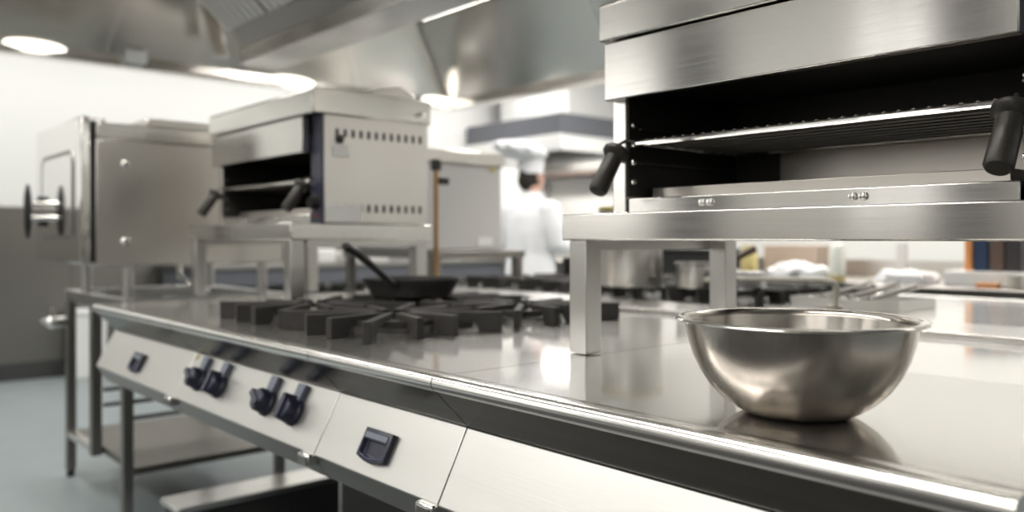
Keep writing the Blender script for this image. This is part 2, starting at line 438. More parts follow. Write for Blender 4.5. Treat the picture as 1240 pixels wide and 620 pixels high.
# ------------------------------------------------------------------ salamander grills
def salamander(x0, label, plug=True):
    y0, y1, zb = 1.105, 1.462, 1.0635
    W = .72; xc = x0 + .65
    t = thing('salamander_grill', label, 'grill', (x0+W/2, (y0+y1)/2, zb), 'salamander grills')
    # carcass
    MB().box(x0, x0+.030, y0, y1, zb, 1.365).build('side_panel', M['hood'], t, bevel=.002)
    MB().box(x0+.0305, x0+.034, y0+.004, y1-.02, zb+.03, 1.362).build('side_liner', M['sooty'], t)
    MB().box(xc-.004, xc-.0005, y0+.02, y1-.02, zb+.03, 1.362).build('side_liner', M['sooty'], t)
    rp = MB().box(x0+W-.006, x0+W, y0+.008, y1, zb, 1.365)
    side = rp.build('side_panel', M['body'], t, bevel=.0015)
    for zz in (1.095, 1.305):
        sl = MB()
        for k in range(12): 
            yy = y0+.042 + k*.0255
            sl.box(x0+W+.0001, x0+W+.0008, yy, yy+.010, zz, zz+.022)
        sl.build('vent_slots', M['dark'], side)
    MB().box(x0+.0305, x0+W-.0065, y1-.019, y1, zb, 1.365).build('back_panel', M['ovenback'], t)
    MB().box(x0+.0345, xc-.0045, y1-.023, y1-.0195, 1.198, 1.362).build('back_liner', M['sooty'], t)  # dark sheet over the upper back panel
    MB().box(x0+.0345, x0+.13, y1-.023, y1-.0195, zb+.03, 1.1975).build('back_liner', M['sooty'], t)  # dark sheet over the left end of the back panel
    MB().box(x0+.0345, xc-.0045, y0+.002, y1-.0235, zb, zb+.027).build('base_rail', M['hood'], t, bevel=.002)
    dt = MB().box(x0+.05, xc-.03, y0+.05, y1-.03, zb+.0275, zb+.030)
    for b in ((x0+.05, xc-.03, y0+.05, y0+.056), (x0+.05, xc-.03, y1-.036, y1-.03), (x0+.05, x0+.056, y0+.056, y1-.036), (xc-.036, xc-.03, y0+.056, y1-.036)): dt.box(*b, zb+.030, zb+.046)
    dt.build('drip_tray', M['ovenback'], t, bevel=.001)
    col = MB().box(xc, x0+W-.0065, y0+.004, y1-.02, zb, 1.365).build('control_column', M['navy'], t, bevel=.002)
    MB().cyl((xc+.032, y0+.0035, 1.12), (xc+.032, y0-.018, 1.12), .020, .017).build('dial', M['black'], col)
    MB().cyl((xc+.032, y0+.0035, 1.085), (xc+.032, y0+.0005, 1.085), .006).build('pilot_light', paint('red_lens', (.35,.02,.03), .3), col)
    for zz in (1.20, 1.24, 1.29, 1.33): pass
    # heating hood, top cover
    hd = MB().prism([(1.083, 1.262), (1.083, 1.3625), (1.104, 1.3625), (1.49, 1.3625), (1.49, 1.330), (1.13, 1.300), (1.10, 1.262)], x0+.0345, xc-.0045)
    hd = MB().prism([(1.081, 1.262), (1.081, 1.3625), (1.102, 1.3625), (1.102, 1.262)], x0+.001, xc+.002)
    hd.build('hood', M['hood'], t, bevel=.002)
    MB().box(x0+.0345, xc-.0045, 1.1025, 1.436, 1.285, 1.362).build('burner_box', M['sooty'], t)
    cv = MB().prism([(1.074, 1.3655), (1.074, 1.430), (1.084, 1.436), (1.462, 1.436), (1.469, 1.430), (1.469, 1.3655)], x0-.006, x0+W+.006)
    cv.build('top_cover', M['hood'], t, bevel=.003)
    fl = MB().prism([(1.26, 1.4365), (1.30, 1.460), (1.37, 1.475), (1.42, 1.458), (1.44, 1.4365)], x0+.30, x0+W-.02)
    fl.build('flue', M['body'], t, bevel=.003)
    # runner screws on the inner side walls
    for xw, sgn in ((x0+.034, 1), (xc-.004, -1)):
        for zz in (1.120, 1.154, 1.186, 1.219):
            MB().lathe([(0,0),(.0055,0),(.004,.003),(0,.004)], (xw+sgn*.0002, y0+.016+(.006 if sgn<0 else 0), zz), 10, mat=Matrix.Rotation(sgn*PI/2, 3, 'Y')).build('screw', M['chrome'], t)
    for zz in (1.152, 1.212):
        for xx in (x0+.0345, xc-.0115):
            MB().box(xx, xx+.007, y0+.03, y1-.03, zz, zz+.003).build('runner', M['sooty_steel'], t)
    for xx in (x0+.19, x0+.205, x0+.44, x0+.455):
        MB().lathe([(0,0),(.0065,0),(.0055,.004),(0,.005)], (xx, y0+.0018, zb+.015), 12, mat=Matrix.Rotation(PI/2, 3, 'X')).build('screw', M['chrome'], t)
    # sliding rack with two hanging grips
    zr = 1.186; xa, xb = x0+.046, xc-.016; ya, yb = y0+.012, y1-.045
    rk = MB().tube([(xa,ya,zr),(xb,ya,zr)], .0052, 10).tube([(xa,yb,zr),(xb,yb,zr)], .0045, 8).tube([(xa,ya,zr),(xa,yb,zr)], .0045, 8).tube([(xb,ya,zr),(xb,yb,zr)], .0045, 8)
    rack = rk.build('rack', M['chrome'], t)
    bars = MB(); n = 30
    for k in range(1, n):
        x = xa + (xb-xa)*k/n
        bars.tube([(x, ya, zr+.0045), (x, yb, zr+.0045)], .0026, 6)
    for k in range(1, 9):
        y = ya + (yb-ya)*k/9
        bars.tube([(xa, y, zr), (xb, y, zr)], .0022, 6)
    bars.build('rack_wires', M['sooty_steel'], rack)
    for xx in (x0+.026, xc-.006):
        p0 = Vector((xx, 1.086, 1.172)); p1 = Vector((xx, 1.036, 1.100))
        g = MB().tube([(xx+(.02 if xx < x0+.3 else -.006), ya, zr), (xx+(.006 if xx < x0+.3 else -.002), ya-.012, zr+.006), tuple(p0 + Vector((0,.004,.012))), tuple(p0)], .0032, 8)
        gr = g.build('handle_rod', M['sooty_steel'], t)
        d = (p1-p0).normalized(); q = d.to_track_quat('Z', 'Y').to_matrix(); L = (p1-p0).length
        MB().lathe([(0,-.004),(.020,-.004),(.0235,.000),(.0235,.006),(.019,.012),(.0150,.014),(.0155,.02),(.0165,L-.004),(.014,L),(0,L)], p0, 24, mat=q).build('grip', M['bake'], gr)
    if plug:
        MB().ball((x0+W+.006, 1.16, 1.298), (.008,.011,.013)).build('plug', M['black'], t)
        MB().box(x0+W+.0005, x0+W+.003, 1.138, 1.188, 1.248, 1.282).build('swing_tag', M['tagm'], t, bevel=.001)
        MB().box(x0+W+.0005, x0+W+.002, y0+.012, y0+.125, zb+.004, zb+.052).build('rating_plate', M['tagm'], t, bevel=.002)
        MB().ball((x0+W-.03, 1.430, 1.390), (.045,.035,.015)).build('flue_cap', M['chrome'], t)
    return t
salamander(-.982, 'near steel salamander grill with open rack, standing on the shelf behind the bowl', False)
salamander(-2.765, 'far steel salamander grill with slotted side panel and white tag, standing on the left shelf')

# ------------------------------------------------------------------ mixing bowl
BX, BY, BK = -.493, .872, 1.008
bt = thing('mixing_bowl', 'round stainless steel mixing bowl standing on the near counter', 'bowl', (BX, BY, ZC))
out = [(0,.0005),(.050,.0005),(.060,.002),(.0715,.0085),(.0855,.0185),(.0985,.032),(.1095,.0485),(.1175,.066),(.1225,.083),(.1255,.098),(.1265,.1045)]
inn = [(r-.0014 if r > .01 else 0, z+.0016) for r, z in out][::-1]
inn[0] = (.1251, .1055)
def BKP(p): return [(r*BK, z*BK) for r, z in p]
MB().lathe(BKP(out + [(.1268,.1062)] + inn), (BX,BY,ZC), 128).build('bowl_body', M['bowl'], bt, ang=60)
MB().lathe(BKP([(.1255,.1052),(.1275,.1078),(.131,.1090),(.1365,.1084),(.1378,.1070),(.1370,.1054),(.1330,.1050),(.1272,.1040)]), (BX,BY,ZC), 128, closed=True).build('rim', M['chrome'], bt, ang=60)

# ------------------------------------------------------------------ frying pan on the range
PX, PY, PZ = -1.875, 1.285, ZC+.0425
fp = thing('frying_pan', 'black frying pan with raised long handle on the rear left burner', 'pan', (PX, PY, PZ))
MB().lathe([(0,0),(.098,0),(.110,.006),(.132,.048),(.135,.050),(.129,.050),(.107,.010),(.095,.005),(0,.005)], (PX,PY,PZ), 56).build('pan_body', M['iron'], fp)
hd = Vector((.62,-.78,0)).normalized()
a = Vector((PX,PY,PZ)) + hd*.128 + Vector((0,0,.034))
def HP(s, z): return tuple(a + hd*s + Vector((-.35*s,-.15*s,z)))
MB().tube([HP(0,0), HP(.03,.014), HP(.08,.046), HP(.15,.088), HP(.19,.104), HP(.20,.105)], [.008,.009,.009,.011,.012,.008], 10).build('handle', M['black'], fp)

# ------------------------------------------------------------------ oven on its stand
ox0, ox1, oy0, oy1, oz0, oz1 = -3.76, -3.10, .806, 1.50, .925, 1.427
ov = thing('combi_oven', 'steel oven with a mirror bright door and black handle, left of the counter', 'oven', ((ox0+ox1)/2, (oy0+oy1)/2, .802))
MB().box(ox0, ox1, oy0, oy1, oz0, oz1-.06).build('oven_body', M['body'], ov, bevel=.004)
MB().box(ox0-.002, ox1+.004, oy0, oy1+.004, oz1-.0595, oz1).build('top_band', M['hood'], ov, bevel=.006)
MB().box(ox0+.1, ox1-.05, oy0+.18, oy1-.02, oz1+.0005, oz1+.035).build('flue_box', M['body'], ov, bevel=.01)
for yy in (.86, .885): MB().cyl((ox1-.03, yy-.05, oz1+.0005), (ox1-.03, yy-.05, oz1+.016), .010).build('vent_pipe', M['chrome'], ov)
dr = MB().box(ox0, ox1, .756, oy0-.016, oz0+.01, oz1+.016).build('door', M['mirror'], ov, bevel=.006, seg=3)
MB().box(ox0+.004, ox1-.004, oy0-.0155, oy0-.0005, oz0+.012, oz1).build('door_seal', M['black'], ov)
wx0, wx1, wz0, wz1 = ox0+.11, ox1-.085, 1.015, 1.335
def rrect(a0, a1, b0, b1, r, n=6):
    p = []
    for cx, cz, s in ((a1-r, b1-r, 0), (a0+r, b1-r, 90), (a0+r, b0+r, 180), (a1-r, b0+r, 270)):
        for k in range(n+1):
            an = math.radians(s + 90*k/n); p.append((cx + r*math.cos(an), cz + r*math.sin(an)))
    return p
o_, i_ = rrect(wx0, wx1, wz0, wz1, .05), rrect(wx0+.014, wx1-.014, wz0+.014, wz1-.014, .04)
n = len(o_); gm = MB()
gm.poly([(x, .7555, z) for x, z in o_] + [(x, .7515, z) for x, z in o_] + [(x, .7515, z) for x, z in i_] + [(x, .7555, z) for x, z in i_],
        [(L*n+k, L*n+(k+1) % n, ((L+1) % 4)*n+(k+1) % n, ((L+1) % 4)*n+k) for L in range(4) for k in range(n)])
gm.build('window_gasket', M['dsteel'], dr)
MB().prism(rrect(wx0+.015, wx1-.015, wz0+.015, wz1-.015, .04), .7525, .7556, 'y').build('door_glass', M['mirror'], dr)
hx = -3.60
MB().lathe([(0,-.105),(.006,-.10),(.013,-.06),(.015,0),(.013,.06),(.006,.10),(0,.105)], (hx, .695, 1.125), 16).build('door_handle', M['black'], dr)
for zz in (1.10, 1.155): MB().cyl((hx, .705, zz), (hx, .7556, zz), .012).build('handle_post', M['chrome'], dr)
for zz in (1.172, 1.082): MB().cyl((hx-.03, .735, zz), (hx-.03, .7556, zz), .014).build('handle_cap', M['black'], dr)
for zz in (1.283, 1.010):
    MB().lathe([(0,0),(.016,0),(.0155,.006),(.010,.012),(0,.0135)], (ox1+.0003, .902, zz), 20, mat=Matrix.Rotation(PI/2, 3, 'Y')).build('bolt', M['chrome'], ov)
for xx in (ox0+.05, ox1-.06):
    for yy in (.93, 1.44):
        MB().cyl((xx,yy,.802),(xx,yy,oz0-.0005),.020).build('foot', M['leg'], ov)
MB().tube([(ox1-.03,1.10,oz0-.0005),(ox1-.02,1.10,.88),(ox1+.05,1.12,.845),(ox1+.12,1.14,.84),(ox1+.17,1.15,.835)], .012, 10).build('drain_hose', M['chrome'], ov)

st = thing('oven_stand', 'steel leg stand with a low shelf, carrying the oven at the left', 'stand', (-3.5, 1.2, 0))
sx0, sx1, sy0, sy1 = -3.93, -3.115, .90, 1.52
for xx, yy in ((sx0, sy0), (sx1-.036, sy0), (sx0, sy1-.036), (sx1-.036, sy1-.036)):
    MB().box(xx, xx+.036, yy, yy+.036, .028, .757).build('leg', M['dsteel'], st, bevel=.002)
    MB().cyl((xx+.018,yy+.018,0),(xx+.018,yy+.018,.0275),.016).build('foot', M['black'], st)
MB().box(-3.545, -3.505, sy0-.003, sy0+.035, .165, .757).build('post', M['dsteel'], st, bevel=.002)
fr = MB().box(sx0, sx1, sy0, sy0+.036, .7575, .801).box(sx0, sx1, sy1-.036, sy1, .7575, .801).box(sx0, sx0+.036, sy0+.036, sy1-.036, .7575, .801).box(sx1-.036, sx1, sy0+.036, sy1-.036, .7575, .801)
fr.build('top_frame', M['leg'], st, bevel=.002)
MB().box(sx0+.0365, sx1+.01, sy0+.0365, sy1-.0365, .172, .20).build('shelf', M['sooty_steel'], st, bevel=.003)
MB().box(sx0+.0365, -3.549, sy0+.002, sy0+.036, .172, .199).build('shelf_lip', M['body'], st)
for zz in (.36, .42, .48):
    for xx in (-3.50, sx1-.06):
        MB().box(xx, xx+.022, sy0+.036, sy1-.036, zz, zz+.012).build('runner', M['darkbase'], st)
vv = MB().cyl((sx0+.018, sy0-.0005, .665), (sx0+.018, sy0-.055, .665), .022).ball((sx0+.018, sy0-.055, .665), .026).cyl((sx0+.018,sy0-.05,.68),(sx0+.018,sy0-.05,.73),.010).build('gas_valve', M['chrome'], st)
MB().tube([(sx0+.018,sy0-.06,.665),(sx0-.01,sy0-.07,.672),(sx0-.04,sy0-.075,.666)], [.008,.009,.011], 10).build('valve_lever', M['chrome'], vv)
# low steel step under the counter end
lb = thing('low_box', 'low steel box with a bright flat lid on the floor under the counter end', 'box', (-2.71, 1.21, 0))
MB().box(-2.775, -2.645, .93, 1.50, 0, .150).build('box_body', M['darkbase'], lb)
MB().box(-2.79, -2.63, .92, 1.51, .1505, .17).build('lid', M['nose'], lb, bevel=.003)

# ------------------------------------------------------------------ gas pipe behind the far grill
gp = thing('gas_pipe', 'thin brown vertical gas pipe with a black valve behind the far grill', 'pipe', (-2.275, 1.66, ZC))
MB().tube([(-2.275,1.66,ZC+.001),(-2.275,1.66,1.29)], .0085, 10).build('pipe', M['brass'], gp)
MB().box(-2.288, -2.262, 1.646, 1.674, 1.252, 1.29).build('valve', M['black'], gp, bevel=.003)
MB().box(-2.285, -2.265, 1.6695, 1.71, 1.205, 1.23).build('valve_tap', M['black'], gp, bevel=.003)

# ------------------------------------------------------------------ grey cabinet appliance on the far side
gc = thing('wall_grill', 'plain grey boxed appliance with side panel and white sticker, behind the gas pipe', 'appliance', (-3.2, 2.3, .964))
MB().box(-3.45, -2.84, 2.00, 2.44, .97, 1.345).build('case', M['grey'], gc, bevel=.006)
MB().box(-3.46, -2.83, 1.995, 2.455, 1.3455, 1.405).build('top_cover', M['body'], gc, bevel=.006)
MB().box(-2.8395, -2.837, 2.30, 2.385, .985, 1.025).build('sticker', M['tagm'], gc)
MB().box(-2.8395, -2.836, 2.37, 2.40, 1.32, 1.34).build('warning_label', M['yellow'], gc)
gs = thing('raised_shelf', 'steel leg shelf carrying the plain grey boxed appliance across the spine', 'shelf', (-3.15, 2.25, 0))
MB().box(-3.48, -2.745, 1.99, 2.50, .935, .9695).build('shelf_top', M['dsteel'], gs, bevel=.003)
for xx in (-3.47, -2.79):
    for yy in (2.0, 2.455): MB().box(xx, xx+.036, yy, yy+.036, 0, .9345).build('leg', M['dsteel'], gs)

# ------------------------------------------------------------------ pots across the spine
GZ = ZC+.0425
def pot(name, label, x, y, z, r, h, mat, rim=None, cat='pot', loops=True):
    t = thing(name, label, cat, (x,y,z))
    MB().lathe([(0,0),(r*.96,0),(r,.006),(r,h),(r-.003,h),(r-.003,.008),(0,.006)], (x,y,z), 40).build('pot_body', mat, t)
    MB().lathe([(r+.0005,h-.012),(r+.004,h-.010),(r+.004,h),(r+.0005,h)], (x,y,z), 40, closed=True).build('rim_band', rim or mat, t)
    if loops:
        for s in (-1, 1):
            cx = x + s*r*.66; cy = y + s*r*.75
            d = Vector((.66*s,.75*s,0)); w = Vector((-.75*s,.66*s,0)); c = Vector((cx,cy,z+h*.78))
            MB().tube([tuple(c+w*.035), tuple(c+w*.035+d*.03), tuple(c-w*.035+d*.03), tuple(c-w*.035)], .005, 8).build('loop_handle', M['chrome'], t)
    return t
pot('stock_pot', 'tall steel stock pot on the far range, behind the near shelf leg', -1.80, 2.115, GZ, .104, .262, M['leg'], M['gold'], loops=False)
sp_ = pot('saucepan', 'small steel saucepan with a rising handle on the far range, right of the stock pot', -1.60, 2.20, GZ, .062, .082, M['leg'], M['chrome'], loops=False)
MB().tube([(-1.56,2.25,GZ+.06),(-1.53,2.29,GZ+.085),(-1.48,2.355,GZ+.125)], [.007,.009,.012], 10).build('handle', M['brown'], sp_)
pot('stewpot', 'dark pot beside the chef, on the far range', -2.62, 2.72, GZ, .075, .07, M['iron'], cat='pot')
# rod post beside the pot
for k in range(6):
    p = MB().lathe([(0,0),(.045,0),(.070,.010),(.071,.0125),(.045,.004),(0,.004)], (-1.425, 2.20, ZC+.0435+k*.0085), 36).build('plate', M['whitegloss'])
    tag(p, 'white plate in the short stack left of the shelf back leg, ' + ['lowest of the stack','second from the bottom','third from the bottom','third from the top','second from the top','topmost of the stack'][k], 'plate', 'white plates in a stack')
# bent tap
tp = thing('water_tap', 'cream coloured bent tap spout rising behind the bowl', 'tap', (-1.09, 2.12, ZC))
MB().tube([(-1.09,2.12,ZC+.001),(-1.085,2.12,.885),(-1.09,2.115,.902),(-1.11,2.105,.906),(-1.40,2.01,.906),(-1.42,2.0,.896)], .009, 12).build('spout', M['cream'], tp)
MB().cyl((-1.09,2.12,ZC+.0005),(-1.09,2.12,ZC+.02),.02).build('tap_base', M['cream'], tp)
# ladles leaning in a low steel tray
lx, ly = -1.14, 2.36
tr_ = thing('gastro_tray', 'low steel tray holding ladles on the far counter behind the bowl', 'tray', (lx, ly, ZC))
m = MB(); m.box(lx-.15,lx+.17,ly-.12,ly+.12,ZC+.0005,ZC+.004)
for b in ((lx-.15,lx-.146,ly-.12,ly+.12),(lx+.166,lx+.17,ly-.12,ly+.12),(lx-.146,lx+.166,ly-.12,ly-.116),(lx-.146,lx+.166,ly+.116,ly+.12)): m.box(*b, ZC+.004, ZC+.030)
m.build('tray', M['leg'], tr_)
for k, (dx, dy) in enumerate(((0,0),(.075,.02),(.15,-.01))):
    x, y = lx-.10+dx, ly-.03+dy
    l = thing('ladle', ['steel ladle with ringed handle, leftmost in the tray behind the bowl','steel ladle with ringed handle, middle one in the tray behind the bowl','steel ladle with ringed handle, rightmost in the tray behind the bowl'][k], 'ladle', (x, y, ZC+.01), 'ladles in the tray')
    MB().tube([(x,y,ZC+.026),(x+.03,y+.07,ZC+.040),(x+.06,y+.17,ZC+.060)], [.006,.008,.009], 10).build('handle', M['dsteel'], l)
    MB().lathe([(.006,-.003),(.011,-.003),(.011,.003),(.006,.003)], (x+.063,y+.178,ZC+.062), 16, closed=True, mat=Matrix.Rotation(PI/3,3,'X')).build('ring', M['chrome'], l)
    MB().lathe([(0,0),(.018,.003),(.028,.014),(.030,.022),(.027,.022),(.017,.006),(0,.003)], (x-.003,y-.008,ZC+.0055), 20).build('cup', M['chrome'], l)

# ------------------------------------------------------------------ work table beyond the suite
TY0, TY1, TX0, TX1 = 3.56, 4.25, -3.05, .9
wt = thing('work_table', 'long steel work table beyond the cooking suite, seen under the near shelf', 'table', ((TX0+TX1)/2, (TY0+TY1)/2, 0))
MB().box(TX0, TX1, TY0, TY1, ZC-.06, ZC).build('table_top', M['body'], wt, bevel=.004)
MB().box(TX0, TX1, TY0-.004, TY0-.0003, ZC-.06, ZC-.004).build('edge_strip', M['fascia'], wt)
MB().box(TX0+.03, TX1-.03, TY0+.04, TY1-.04, .25, .28).build('under_shelf', M['body'], wt, bevel=.003)
for xx in (TX0+.03, -1.6, -.3, TX1-.07):
    for yy in (TY0+.03, TY1-.07): MB().box(xx, xx+.04, yy, yy+.04, 0, ZC-.0605).build('leg', M['leg'], wt)
MB().box(TX0, TX1, TY1-.012, TY1, ZC+.0005, ZC+.09).build('upstand', M['body'], wt)
def simple(name, label, cat, mat, mb, bevel=.004, group=None): return tag(mb.build(name, mat, bevel=bevel), label, cat, group)
c = thing('crate', 'black plastic crate on the work table, above the saucepan', 'crate', (-2.78, 3.78, ZC))
MB().box(-2.95,-2.55,3.62,3.92,ZC+.0005,.955).build('crate_body', M['black'], c, bevel=.01)
MB().box(-2.96,-2.54,3.61,3.93,.9555,.967).build('crate_rim', M['black'], c, bevel=.003)
for k, (dx, dy) in enumerate(((0,0),(.16,.06),(.30,-.01))):
    simple('mixing_basin', ['white basin upturned on the black crate, leftmost','white basin upturned on the black crate, middle one','white basin upturned on the black crate, rightmost'][k], 'basin', M['whitegloss'],
           MB().lathe([(0,.055),(.04,.054),(.062,.03),(.072,.0),(.069,0),(.058,.029),(.038,.05),(0,.051)], (-2.89+dx, 3.74+dy, .9675), 28), 0, 'white basins on the crate')
simple('carton', 'tan cardboard carton on the work table, right of the shelf back leg', 'carton', M['tan'], MB().box(-2.40,-2.10,3.90,4.15,ZC+.0005,.985))
simple('jar', 'small mustard yellow jar on the work table, close right of the shelf back leg', 'jar', M['yellow'], MB().lathe([(0,0),(.04,0),(.042,.01),(.042,.12),(.034,.14),(.034,.165),(0,.165)], (-2.36, 3.70, ZC+.0005), 24), 0)
def cloth(name, label, c, r, seed):
    m = MB().ball(c, r, 40, 24)
    for v in m.bm.verts:
        d = noise.noise_vector(Vector(v.co)*14 + Vector((seed, 0, 0)))*.03 + noise.noise_vector(Vector(v.co)*35)*.008
        v.co += d
        if v.co.z < ZC+.001: v.co.z = ZC+.001
    return simple(name, label, 'cloth', M['cotton'], m, 0)
cloth('kitchen_cloth', 'crumpled white kitchen cloth heaped on the work table beside the squeezy bottle', (-2.10, 3.74, ZC+.02), (.17,.11,.065), 3)
cloth('kitchen_cloth', 'flat crumpled white cloth on the work table right of the squeezy bottle', (-1.62, 3.82, ZC+.01), (.15,.08,.05), 9)
b = thing('squeezy_bottle', 'milky squeezy bottle with a mustard yellow base on the work table', 'bottle', (-1.87, 3.66, ZC))
MB().lathe([(0,0),(.036,0),(.037,.004),(.037,.028),(0,.028)], (-1.87,3.66,ZC+.0005), 24).build('base', M['yellow'], b)
MB().lathe([(0,.0285),(.036,.0285),(.036,.15),(.028,.17),(.012,.18),(.006,.215),(0,.215)], (-1.87,3.66,ZC+.0005), 24).build('bottle_body', M['plastic'], b)
simple('tube_holder', 'slim grey upright holder on the work table, between bottle and binders', 'holder', M['grey'], MB().box(-1.735,-1.695,3.97,4.01,ZC+.0005,1.0))
bx_ = -1.335
for k, (w, h, mt, lb_) in enumerate(((.030,.23,'orange','orange spined binder, leftmost on the work table at the right'),(.058,.225,'blue','navy blue binder right beside the orange one'),(.055,.22,'brown','brown leather folder standing beside the navy binder'),(.055,.21,'dark','charcoal binder at the right end of the row'))):
    simple('binder', lb_, 'binder', M[mt], MB().box(bx_, bx_+w, 3.70, 3.95, ZC+.065, ZC+.065+h), .005, 'binders on the work table'); bx_ += w+.004
simple('document_tray', 'flat white tray under the row of binders', 'tray', M['white'], MB().box(-1.40,-1.05,3.66,3.98,ZC+.0005,ZC+.0645))
for k, (x, y, w, d, h) in enumerate(((-2.52,3.62,.09,.20,.035),(-1.62,3.60,.16,.11,.045),(-1.42,4.00,.26,.20,.12),(-.98,3.72,.22,.26,.06))):
    simple('paper_stack', ['low white paper stack on the work table left of the heaped cloth','small white paper stack at the table front edge between bottle and binders','tall white paper stack at the back of the work table, left of the binders','white paper stack at the right end of the work table, past the binders'][k], 'paper', M['whitegloss'], MB().box(x, x+w, y, y+d, ZC+.0005, ZC+h), .003, 'paper stacks on the work table')
simple('sponge', 'small orange and blue packet lying on the work table before the binders', 'packet', M['orange'], MB().box(-1.25,-1.17,3.58,3.63,ZC+.0005,ZC+.022))
mg = thing('mug', 'small cream mug on the work table before the binders', 'mug', (-1.12, 3.61, ZC))
MB().lathe([(0,0),(.026,0),(.030,.004),(.031,.056),(.028,.056),(.027,.006),(0,.004)], (-1.12,3.61,ZC+.0005), 24).build('mug_body', M['cream'], mg)
MB().tube([(-1.151,3.61,ZC+.042),(-1.168,3.61,ZC+.038),(-1.168,3.61,ZC+.02),(-1.151,3.61,ZC+.016)], .004, 8).build('handle', M['cream'], mg)

# ------------------------------------------------------------------ table along the left wall
lt = thing('wall_table', 'steel work table along the left wall, seen under the far shelf', 'table', (-6.35, 3.6, 0))
MB().box(-6.76,-5.95,2.2,5.2,ZC-.03,ZC).build('table_top', M['dsteel'], lt, bevel=.004)
MB().box(-6.74,-5.99,2.24,5.16,ZC-.16,ZC-.0305).build('drawer_bank', M['hoodgrey'], lt, bevel=.004)
MB().box(-6.74,-5.99,2.24,5.16,.52,.56).build('mid_shelf', M['white'], lt)
for yy in (2.25,3.65,5.1):
    for xx in (-6.73,-6.03): MB().box(xx,xx+.04,yy,yy+.04,0,.519).box(xx,xx+.04,yy,yy+.04,.5605,ZC-.1605).build('leg', M['leg'], lt)
for k, (y, w, h, mt) in enumerate(((2.62,.16,.05,'white'),(3.16,.24,.115,'white'),(3.48,.16,.09,'grey'),(3.72,.20,.12,'white'),(4.12,.24,.10,'white'),(4.5,.2,.14,'white'))):
    simple('storage_tub', ['low white tub on the wall table, at its left end','white lidded tub on the wall table, second from the left','short grey tub on the wall table','tall white tub on the wall table, seen over the frying pan','wide white tub on the wall table, right of the frying pan handle','tallest white tub at the right end of the wall table'][k], 'tub', M[mt], MB().box(-6.4,-6.05,y,y+w,ZC+.0005,ZC+h), .012, 'tubs on the wall table')

# ------------------------------------------------------------------ wall hood and cooking line in the far corner
wh = thing('wall_hood', 'boxed slate grey extractor hood with a white rim, above the chef at the far wall', 'hood', (-6.1, 6.0, 1.72))
hx0, hx1, hy0, hy1 = -6.80, -5.40, 5.36, 6.59
MB().box(hx0, hx1, hy0, hy1, 1.99, 2.19).build('hood_box', M['hoodgrey'], wh, bevel=.006)
rm = MB(); 
for b in ((hx0,hx1+.03,hy0-.03,hy0+.01),(hx0,hx1+.03,hy1-.04,hy1),(hx0,hx0+.04,hy0+.01,hy1-.04),(hx1-.01,hx1+.03,hy0+.01,hy1-.04)): rm.box(*b, 1.84, 1.9895)
rm.build('rim', M['white'], wh, bevel=.006)
f = MB()
for k in range(12): f.box(hx0+.08+k*.105, hx0+.16+k*.105, hy0+.1, hy1-.1, 1.93, 1.9895)
f.build('grease_filter', M['dsteel'], wh)
MB().box(hx0+.2, hx1-.2, hy0+.3, hy1-.0, 2.1905, ZT-.001).build('duct', M['white'], wh)
ws = thing('wall_shelf', 'dark shelf box on the far wall under the slate hood', 'shelf', (-6.15, 6.45, 1.72))  # dark box added to stand for the hood's inner back below its rim
MB().box(-6.74,-5.55,6.30,6.585,1.70,1.735).build('shelf_board', M['brown'], ws, bevel=.003)
MB().box(-6.70,-5.60,6.36,6.585,1.7355,1.83).build('rack_box', M['dsteel'], ws, bevel=.004)
bn = thing('waste_bin', 'slim white waste bin on the floor against the left wall', 'bin', (-6.62, 1.66, 0))
MB().prism([(-6.72,0),(-6.56,0),(-6.54,.47),(-6.74,.47)], 1.56, 1.78, 'y').build('bin_body', M['white'], bn, bevel=.01)
MB().box(-6.75,-6.53,1.55,1.79,.4705,.50).build('bin_lid', M['white'], bn, bevel=.008)
wl = thing('cooking_line', 'steel cooking counter along the far wall in front of the chef', 'counter', (-5.2, 6.2, 0))
MB().box(-6.75,-3.6,5.72,6.58,.08,ZC-.04).build('cabinet', M['body'], wl, bevel=.004)
MB().box(-6.77,-3.58,5.69,6.59,ZC-.0395,ZC).build('worktop', M['body'], wl, bevel=.004)
MB().box(-6.7,-3.65,5.78,6.5,0,.0795).build('plinth', M['darkbase'], wl)
pot('stock_pot', 'grey pot on the far wall counter, right of the chef', -4.72, 5.95, ZC+.0005, .12, .36, M['leg'], loops=True)
hb = thing('herb_pot', 'dark green herb plant in a pot on the far wall counter, right of the chef', 'plant', (-4.98, 5.9, ZC))
MB().lathe([(0,0),(.06,0),(.08,.15),(.072,.15),(.06,.02),(0,.02)], (-4.98,5.9,ZC+.0005), 24).build('planter', M['grey'], hb)
lf = MB(); rnd = random.Random(4)
for k in range(70):
    a, r, z = rnd.uniform(0,2*PI), rnd.uniform(0,.10), rnd.uniform(.14,.42)
    p = Vector((-4.98+r*math.cos(a), 5.9+r*math.sin(a), ZC+z)); s = rnd.uniform(.02,.035)
    d1 = Vector((rnd.uniform(-1,1),rnd.uniform(-1,1),rnd.uniform(-.4,.8))).normalized()*s; d2 = d1.cross(Vector((rnd.uniform(-1,1),rnd.uniform(-1,1),1))).normalized()*s*.5
    lf.poly([tuple(p-d1),tuple(p+d2),tuple(p+d1),tuple(p-d2),tuple(p+Vector((0,0,.003)))], [(0,1,4),(1,2,4),(2,3,4),(3,0,4),(3,2,1,0)])
for k in range(6): lf.tube([(-4.98,5.9,ZC+.02),(-4.98+.08*math.cos(k),5.9+.08*math.sin(k),ZC+.36)], .004, 6)
lf.build('foliage', M['green'], hb, smooth=False)

